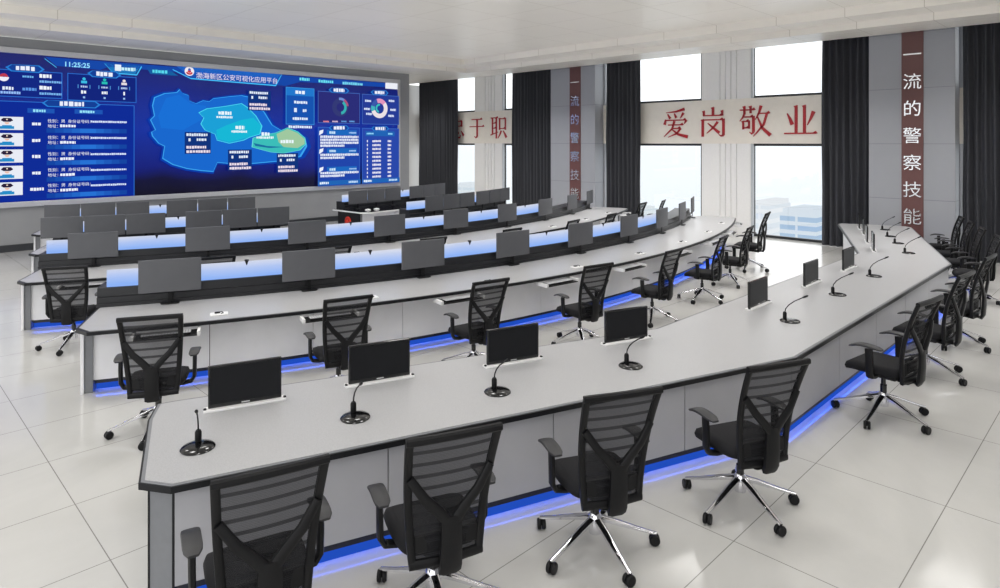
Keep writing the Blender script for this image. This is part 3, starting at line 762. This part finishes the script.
for rw in (2, 3):
    cy = ROWS[rw]
    console(cy, -25.9, 25.4, SEAT, 'long curved grey console with nine grey monitors, ' + ('second desk row from the camera' if rw == 2 else 'third desk row from the camera'), mons=(MK if rw == 2 else [m*1.006 for m in MK]), glass_to=11, outlets=[(k-3.6)*5.9 for k in range(8)])
    for k, q in enumerate(MK if rw == 2 else [m*1.006 for m in MK]):
        x, y = pol(cy, 17.0, q)
        place('mon', make_monitor, x, y, .905, R(q), 'grey flat monitor, %s, on the %s' % (ORD[k] if k < 8 else 'rightmost', RSHORT[rw]), 'grey monitors on the '+RSHORT[rw])
    for k, q in enumerate(SEAT):
        x, y = pol(cy, 18.16, q)
        place('kb', make_keyboard, x, y, .661, R(q), 'black keyboard on a pull-out tray, %s, at the %s' % (ORD[k] if k < 8 else 'rightmost', RSHORT[rw]), 'keyboards at the '+RSHORT[rw])
TH2 = [-22.9, -17.6, -12.5, -7.2, -1.95, 3.6, 8.5, 13.9]
RR2 = [19.15, 19.0, 19.0, 19.0, 18.94, 18.85, 18.78, 18.7, 19.0]
for rw in (2, 3):
    cy = ROWS[rw]
    for k, q in enumerate(TH2 if rw == 2 else TH2+[20.9]):
        x, y = pol(cy, RR2[k] if rw == 2 else 19.0, q)
        rz = R(q) + R((-4, 2, 3, -3, 4, 8, 4, 0, 0)[k])
        lb = 'black mesh-back task chair, %s, in front of the %s' % (ORD[k] if k < (7 if rw == 2 else 8) else 'rightmost', RSHORT[rw])
        chair(x, y, rz, lb, 'chairs along the '+RSHORT[rw], spin=k*.7+.5, sc=1.1 if k == 7 else 1.04 if (rw, k) == (2, 0) else 1)

# rear rows 4 and 5: two blocks each, three monitors side by side per position
BLK = {4: ((-23.8, -7.1, (-20.2, -11.5)), (3.4, 21.5, (9.25, 17.0))), 5: ((-21.9, -5.2, (-18.0, -9.3)), (3.5, 21.0, (7.95, 16.9)))}
for rw in (4, 5):
    cy = ROWS[rw]
    for side, (t0, t1, gs) in enumerate(BLK[rw]):
        w3 = 3.75
        e = [t0+.3]
        for g in gs: e += [g-w3+.1, g+w3-.1]
        e += [t1-1.4]
        wh = ('left of the aisle', 'right of the aisle')[side]; rn = {4: 'third console row', 5: 'rearmost console row'}[rw]
        lb = {(4,0): 'grey console block left of the centre aisle in the fourth desk row', (4,1): 'black-topped console block right of the centre aisle in the fourth desk row',
              (5,0): 'grey console block left of the aisle nearest the screen wall', (5,1): 'black-topped console block with white edge nearest the screen wall'}[(rw, side)]
        t = console(cy, t0, t1, (), lb, name='rear_console', rows4=[t0+.3]+list(gs)+[t1-1.3], topmat=BLACKTOP if side else TOP, edgemat=WHITEP if side else TRIM)
        if side == 0:
            MB().prism([(x-XC, y-cy+17.2) for x, y in band(cy, 16.98, 17.95, t0+1.6, t1-.4)], .7562, .759).build('dark_inlay', BLACKTOP, t, smooth=False)
        for gi, g in enumerate(gs):
            for j in (-1, 0, 1):
                x, y = pol(cy, 17.02, g+j*2.49)
                place('mon', make_monitor, x, y, .91, R(g+j*2.49), 'grey monitor, %s of the %s trio, %s, %s' % (('left', 'middle', 'right')[j+1], ('left-hand', 'right-hand')[gi], wh, {4: 'fourth desk row', 5: 'rearmost desk row'}[rw]), 'triple monitors in the rear rows')
def make_mouse():
    mb = MB(); rings = []
    for u, w, hh in ((-.06,.012,.012), (-.045,.028,.026), (0,.034,.034), (.04,.03,.024), (.058,.014,.012)):
        rings.append([Vector((w*math.cos(a), u, max(0, hh*math.sin(a)))) for a in [PI*k/8 for k in range(9)]])
    mb.loft(rings); o = mb.build('computer_mouse', WHITEP); tag(o, 'x', 'mouse'); return o
MS = [(5, 5.2, 17.6), (5, 6.3, 17.6), (4, 8.0, 17.7), (4, 14.2, 17.6), (4, 15.6, 17.6), (5, 11.6, 17.7)]
MSL = ['leftmost of two white mice on the rearmost black-topped desk', 'right one of two white mice on the rearmost black-topped desk', 'white mouse left of the monitors on the fourth-row right desk',
       'white mouse before the farther trio on the fourth-row right desk', 'second white mouse before the farther trio on the fourth-row right desk', 'white mouse between the two trios of the rearmost right desk']
for (rw, q, r_), lb in zip(MS, MSL):
    x, y = pol(ROWS[rw], r_, q); o = make_mouse(); o.location = (x,y,.76); o.rotation_euler = (0,0,R(q+20)); o.scale = (1.6,1.6,1.3); o['label'] = lb; o['group'] = 'white mice on the rear desks'
# round red badge on the dark end of the rear right console
x, y = pol(ROWS[5], 17.3, 3.58); t = thing('round_badge', 'round red badge on the dark end of the rearmost right console', 'badge', (x-.012, y, .44), R(3.7)-PI/2)
mb = MB(); mb.lathe([(.15,0), (.15,.02), (.1,.03), (.1,.0)], n=24, m=Matrix.Rotation(PI/2, 3, 'X')); mb.build('rim', REDB, t)
mb = MB(); mb.lathe([(.055,0), (.06,.03), (.03,.035)], n=20, m=Matrix.Rotation(PI/2, 3, 'X')); mb.build('boss', REDB, t)

# ------------------------------------------------------------------ front conference desk (three straight runs)
OUT = [(1.36,4.13), (6.4,2.4), (13.2,2.4), (18.24,4.13), (18.38,4.28), (18.06,5.3), (17.9,5.62), (17.72,5.64), (13.28,3.88), (6.32,3.88), (1.84,5.5), (1.72,5.53), (1.57,5.25), (1.24,4.32)]
def inset(poly, d):
    n = len(poly); out = []
    for i in range(n):
        p0, p1, p2 = Vector(poly[i-1]), Vector(poly[i]), Vector(poly[(i+1) % n])
        e1 = (p1-p0).normalized(); e2 = (p2-p1).normalized(); n1 = Vector((-e1.y, e1.x)); n2 = Vector((-e2.y, e2.x))
        k = n1+n2; k = k/k.dot(n1) if abs(k.dot(n1)) > 1e-5 else n1
        q = p1+k*d; out.append((q.x, q.y))
    return out
fd = thing('conference_desk', 'large angular grey conference desk with black edge and blue under-light, nearest the camera', 'desk', (9.8, 3.2, 0))
def loc(P): return [(x-9.8, y-3.2) for x, y in P]
MB().prism(loc(OUT), .712, .75).build('edge_band', TRIM, fd, smooth=False)
MB().prism(loc(inset(OUT, .012)), .7502, .753).build('grey_border', PANELG, fd, smooth=False)
MB().prism(loc(inset(OUT, .034)), .7532, .757).build('tabletop', TOP, fd, smooth=False)
def run(p0, p1, n, off, z0, z1, th, name, mat, flip=1):
    p0, p1 = Vector(p0), Vector(p1); d = (p1-p0); L = d.length; d.normalize(); nn = Vector((-d.y, d.x))*flip
    for k in range(n):
        a = p0+d*(L*k/n+(.004 if n > 1 else 0)); b = p0+d*(L*(k+1)/n-(.004 if n > 1 else 0))
        q = [a+nn*off, b+nn*off, b+nn*(off+th), a+nn*(off+th)]
        MB().prism(loc([(v_.x, v_.y) for v_ in q])[::flip], z0, z1).build(name, mat, fd, smooth=False)
BI = [Vector(p) for p in inset(OUT, .05)]; BJ = [Vector(p) for p in inset(OUT, .12)]
for a, b, n in ((BI[0], BI[1], 4), (BI[1], BI[2], 5), (BI[2], BI[3], 4)):
    run(a, b, n, 0, .125, .711, .02, 'front_panel', PANEL_SHADE)
    run(a, b, 1, .022, .125, .711, .03, 'carcass_backing', TRIM)
    run(a, b, 1, .02, .075, .124, .09, 'plinth', PLINTH)
    run(a, b, 1, .04, 0, .075, .03, 'light_diffuser', DIFF)
    run(a, b, 1, .023, .0735, .0745, .015, 'led_strip', LED)
for a, b, n in ((BJ[7], BJ[8], 4), (BJ[8], BJ[9], 5), (BJ[9], BJ[10], 4)):
    run(a, b, n, 0, .0, .711, .02, 'inner_panel', PANEL)
for a, b in ((BI[12], BI[13]), (BI[4], BI[5])):
    run(a, b, 1, 0, 0, .711, .03, 'end_panel', PANEL)
for a, b in ((BI[13], BI[0]), (BI[3], BI[4])):
    d = (b-a).normalized()
    run(a+d*.012, b-d*.012, 1, .002, 0, .711, .03, 'corner_post', PANELG)
    run(a, a+d*.012, 1, -.002, 0, .711, .03, 'post_strip', TRIM); run(b-d*.012, b, 1, -.002, 0, .711, .03, 'post_strip', TRIM)
AV = math.atan2(-1.73, 5.04)            # heading of the left run; the right run mirrors it
def make_popup():
    t = thing('popup_monitor', 'x', 'monitor')
    mb = MB(); mb.rbox((0, -.01, .009), (.6, .085, .018), .01, zr=.003)
    b = mb.build('base_plate', WHITEP, t)
    mb = MB()
    for sx in (-.29, .29): mb.rbox((sx, -.02, .022), (.022, .03, .012), .006)
    mb.build('end_stop', BLACKP, b)
    mb = MB(); mb.rbox((0, 0, .178), (.535, .028, .32), .006, zr=.003); mb.build('screen_housing', BLACKG, t)
    MB().box((0, -.0148, .186), (.512, .002, .278)).build('display_panel', SCREENB, t, smooth=False)
    MB().box((0, -.0152, .032), (.06, .002, .008)).build('maker_mark', SILVER, t, smooth=False)
    return t
def make_mic():
    t = thing('gooseneck_microphone', 'x', 'microphone')
    MB().lathe([(.108,0), (.11,.006), (.1,.016), (.06,.024), (.0,.026)], n=28).build('base', BLACKG, t)
    mb = MB(); mb.lathe([(.016,.012), (.022,.03), (.022,.085), (.015,.1)], (0,.06,0), n=14); mb.build('neck_holder', BLACKP, t)
    pts = [(0,.06,.09), (0,.05,.135), (0,.015,.185), (0,-.05,.24), (0,-.14,.295)]
    MB().sweep(pts, .011, n=6, up=(1,0,0)).build('gooseneck', BLACKP, t)
    MB().sweep([(0,-.135,.292), (0,-.155,.303), (0,-.185,.32), (0,-.2,.328)], [.012,.022,.022,.012], n=8, up=(1,0,0)).build('microphone_head', BLACKP, t)
    return t
PM = [(2.2,5.01,AV), (3.23,4.69,AV), (4.38,4.21,AV), (5.68,3.84,AV), (8.07,3.5,0), (9.86,3.5,0), (11.5,3.5,0), (13.85,3.78,-AV), (14.95,4.2,-AV), (16.2,4.62,-AV), (17.2,5.0,-AV)]
MC = [(1.66,4.52,AV-R(4)), (2.67,4.19,AV), (3.77,3.80,AV), (5.07,3.38,AV), (7.64,2.94,0), (9.42,3.0,0), (11.12,3.02,0), (13.9,3.2,-AV), (15.1,3.66,-AV), (16.1,4.05,-AV), (17.25,4.45,-AV)]
RUN = ['left run', 'middle run', 'far right run']
def runname(i):
    return (0, i, 4) if i < 4 else (1, i-4, 3) if i < 7 else (2, i-7, 4)
WD = {4: ['nearest the left end', 'second from the left end', 'third from the left end', 'nearest the bend'], 3: ['leftmost', 'middle one', 'rightmost']}
WD2 = ['nearest the bend', 'second from the bend', 'third from the bend', 'at the far end']
def wd(i):
    r_, k, n = runname(i); return (WD2[k] if r_ == 2 else WD[n][k]), RUN[r_]
for i, (x, y, a) in enumerate(PM):
    w_, rn = wd(i)
    place('pop', make_popup, x, y, .757, a, 'black pop-up monitor, %s, on the %s of the front desk' % (w_, rn), 'pop-up monitors on the conference desk')
for i, (x, y, a) in enumerate(MC):
    w_, rn = wd(i)
    place('mic', make_mic, x, y, .757, a, 'black gooseneck microphone, %s, on the %s of the front desk' % (w_, rn), 'microphones on the conference desk')
CHS = [(1.57,3.41,AV+R(3)), (2.5,3.07,AV-R(3)), (3.66,2.73,AV-R(8)), (4.89,2.26,AV-R(6)), (7.5,1.95,R(-8)), (9.26,1.96,R(-5)), (10.9,1.97,R(-3)), (14.14,2.28,-AV), (15.3,2.68,-AV), (16.3,3.02,-AV), (17.3,3.36,-AV)]
for i, (x, y, a) in enumerate(CHS):
    w_, rn = wd(i)
    chair(x, y, a, 'black mesh-back chair, %s, along the %s of the front desk' % (w_, rn), 'chairs along the conference desk', spin=(.6,.6,.715,.63,.4,.36,.33,.1,.1,.05,.1)[i], sc=1.1 if 4 <= i < 7 else 1.05 if i < 4 else 1)

# ------------------------------------------------------------------ outside: hazy towers
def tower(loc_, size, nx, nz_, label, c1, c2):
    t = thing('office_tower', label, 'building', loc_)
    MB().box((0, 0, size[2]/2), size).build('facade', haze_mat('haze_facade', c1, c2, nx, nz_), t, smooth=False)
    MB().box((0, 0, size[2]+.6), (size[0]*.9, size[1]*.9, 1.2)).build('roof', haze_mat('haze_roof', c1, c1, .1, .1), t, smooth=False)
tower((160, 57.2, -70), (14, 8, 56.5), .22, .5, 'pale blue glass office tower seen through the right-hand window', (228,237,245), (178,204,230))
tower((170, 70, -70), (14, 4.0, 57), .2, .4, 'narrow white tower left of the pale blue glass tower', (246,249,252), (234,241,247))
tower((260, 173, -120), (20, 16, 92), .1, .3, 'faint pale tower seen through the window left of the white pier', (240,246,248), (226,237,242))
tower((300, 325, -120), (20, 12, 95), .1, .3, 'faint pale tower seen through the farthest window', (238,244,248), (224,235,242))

# ------------------------------------------------------------------ light
wo = bpy.data.worlds.new('World'); SC.world = wo; wo.use_nodes = True
wt = wo.node_tree; wt.nodes.clear()
ow = N(wt, 'ShaderNodeOutputWorld'); bg = N(wt, 'ShaderNodeBackground', Strength=1.0)
tcw = N(wt, 'ShaderNodeTexCoord'); sw = N(wt, 'ShaderNodeSeparateXYZ'); wt.links.new(tcw.outputs['Generated'], sw.inputs[0])
mrw = N(wt, 'ShaderNodeMapRange'); mrw.inputs['From Min'].default_value = -.12; mrw.inputs['From Max'].default_value = .12; wt.links.new(sw.outputs['Z'], mrw.inputs['Value'])
rw_ = N(wt, 'ShaderNodeValToRGB'); rw_.color_ramp.elements[0].color = (1.04,1.09,1.12,1); rw_.color_ramp.elements[1].color = (1.9,1.9,1.9,1)
e = rw_.color_ramp.elements.new(.45); e.color = (1.12,1.15,1.17,1)
wt.links.new(mrw.outputs[0], rw_.inputs['Fac']); wt.links.new(rw_.outputs[0], bg.inputs['Color']); wt.links.new(bg.outputs[0], ow.inputs['Surface'])
def area(x, y, z, s, p, rot=(0,0,0), spread=2.2, col=(1,.985,.96)):
    l = bpy.data.lights.new('ceiling_or_fill_light', 'AREA'); l.shape = 'SQUARE'; l.size = s; l.energy = p; l.spread = spread; l.color = col
    o = bpy.data.objects.new('ceiling_or_fill_light', l); C.objects.link(o); o.location = (x,y,z); o.rotation_euler = rot; return o
for x in (1.2, 4.9, 8.6, 12.4, 15.4):
    for y in (-1, 2.8, 6.8, 10.6, 14.4, 17.4):
        area(x, y, 5.9, 1.0, 85 if x > 15 else 24 if x+y < 7 else 36)
area(17.0, 22.6, 5.4, .8, 60)  # unseen fill light added behind the screen wall to brighten the far wall
for x in (0.5, 5.0, 9.5, 14.0):           # unseen upward fill lights, added to brighten the ceiling
    for y in (0.5, 5.0, 9.5, 14.0, 17.5):
        area(x, y, 4.3, 3.8, 9, rot=(PI, 0, 0), spread=PI)
# ------------------------------------------------------------------ camera
cd = bpy.data.cameras.new('Camera'); cam = bpy.data.objects.new('Camera', cd); C.objects.link(cam)
cd.sensor_width = 36; cd.lens = 36*F/1000; cd.shift_y = -(294-143)/1000; cd.clip_end = 2000
cam.location = (0,0,CAMZ); cam.rotation_euler = (PI/2, 0, -PI/4); SC.camera = cam
SC.view_settings.view_transform = 'Standard'; SC.view_settings.look = 'None'; SC.view_settings.exposure = 0
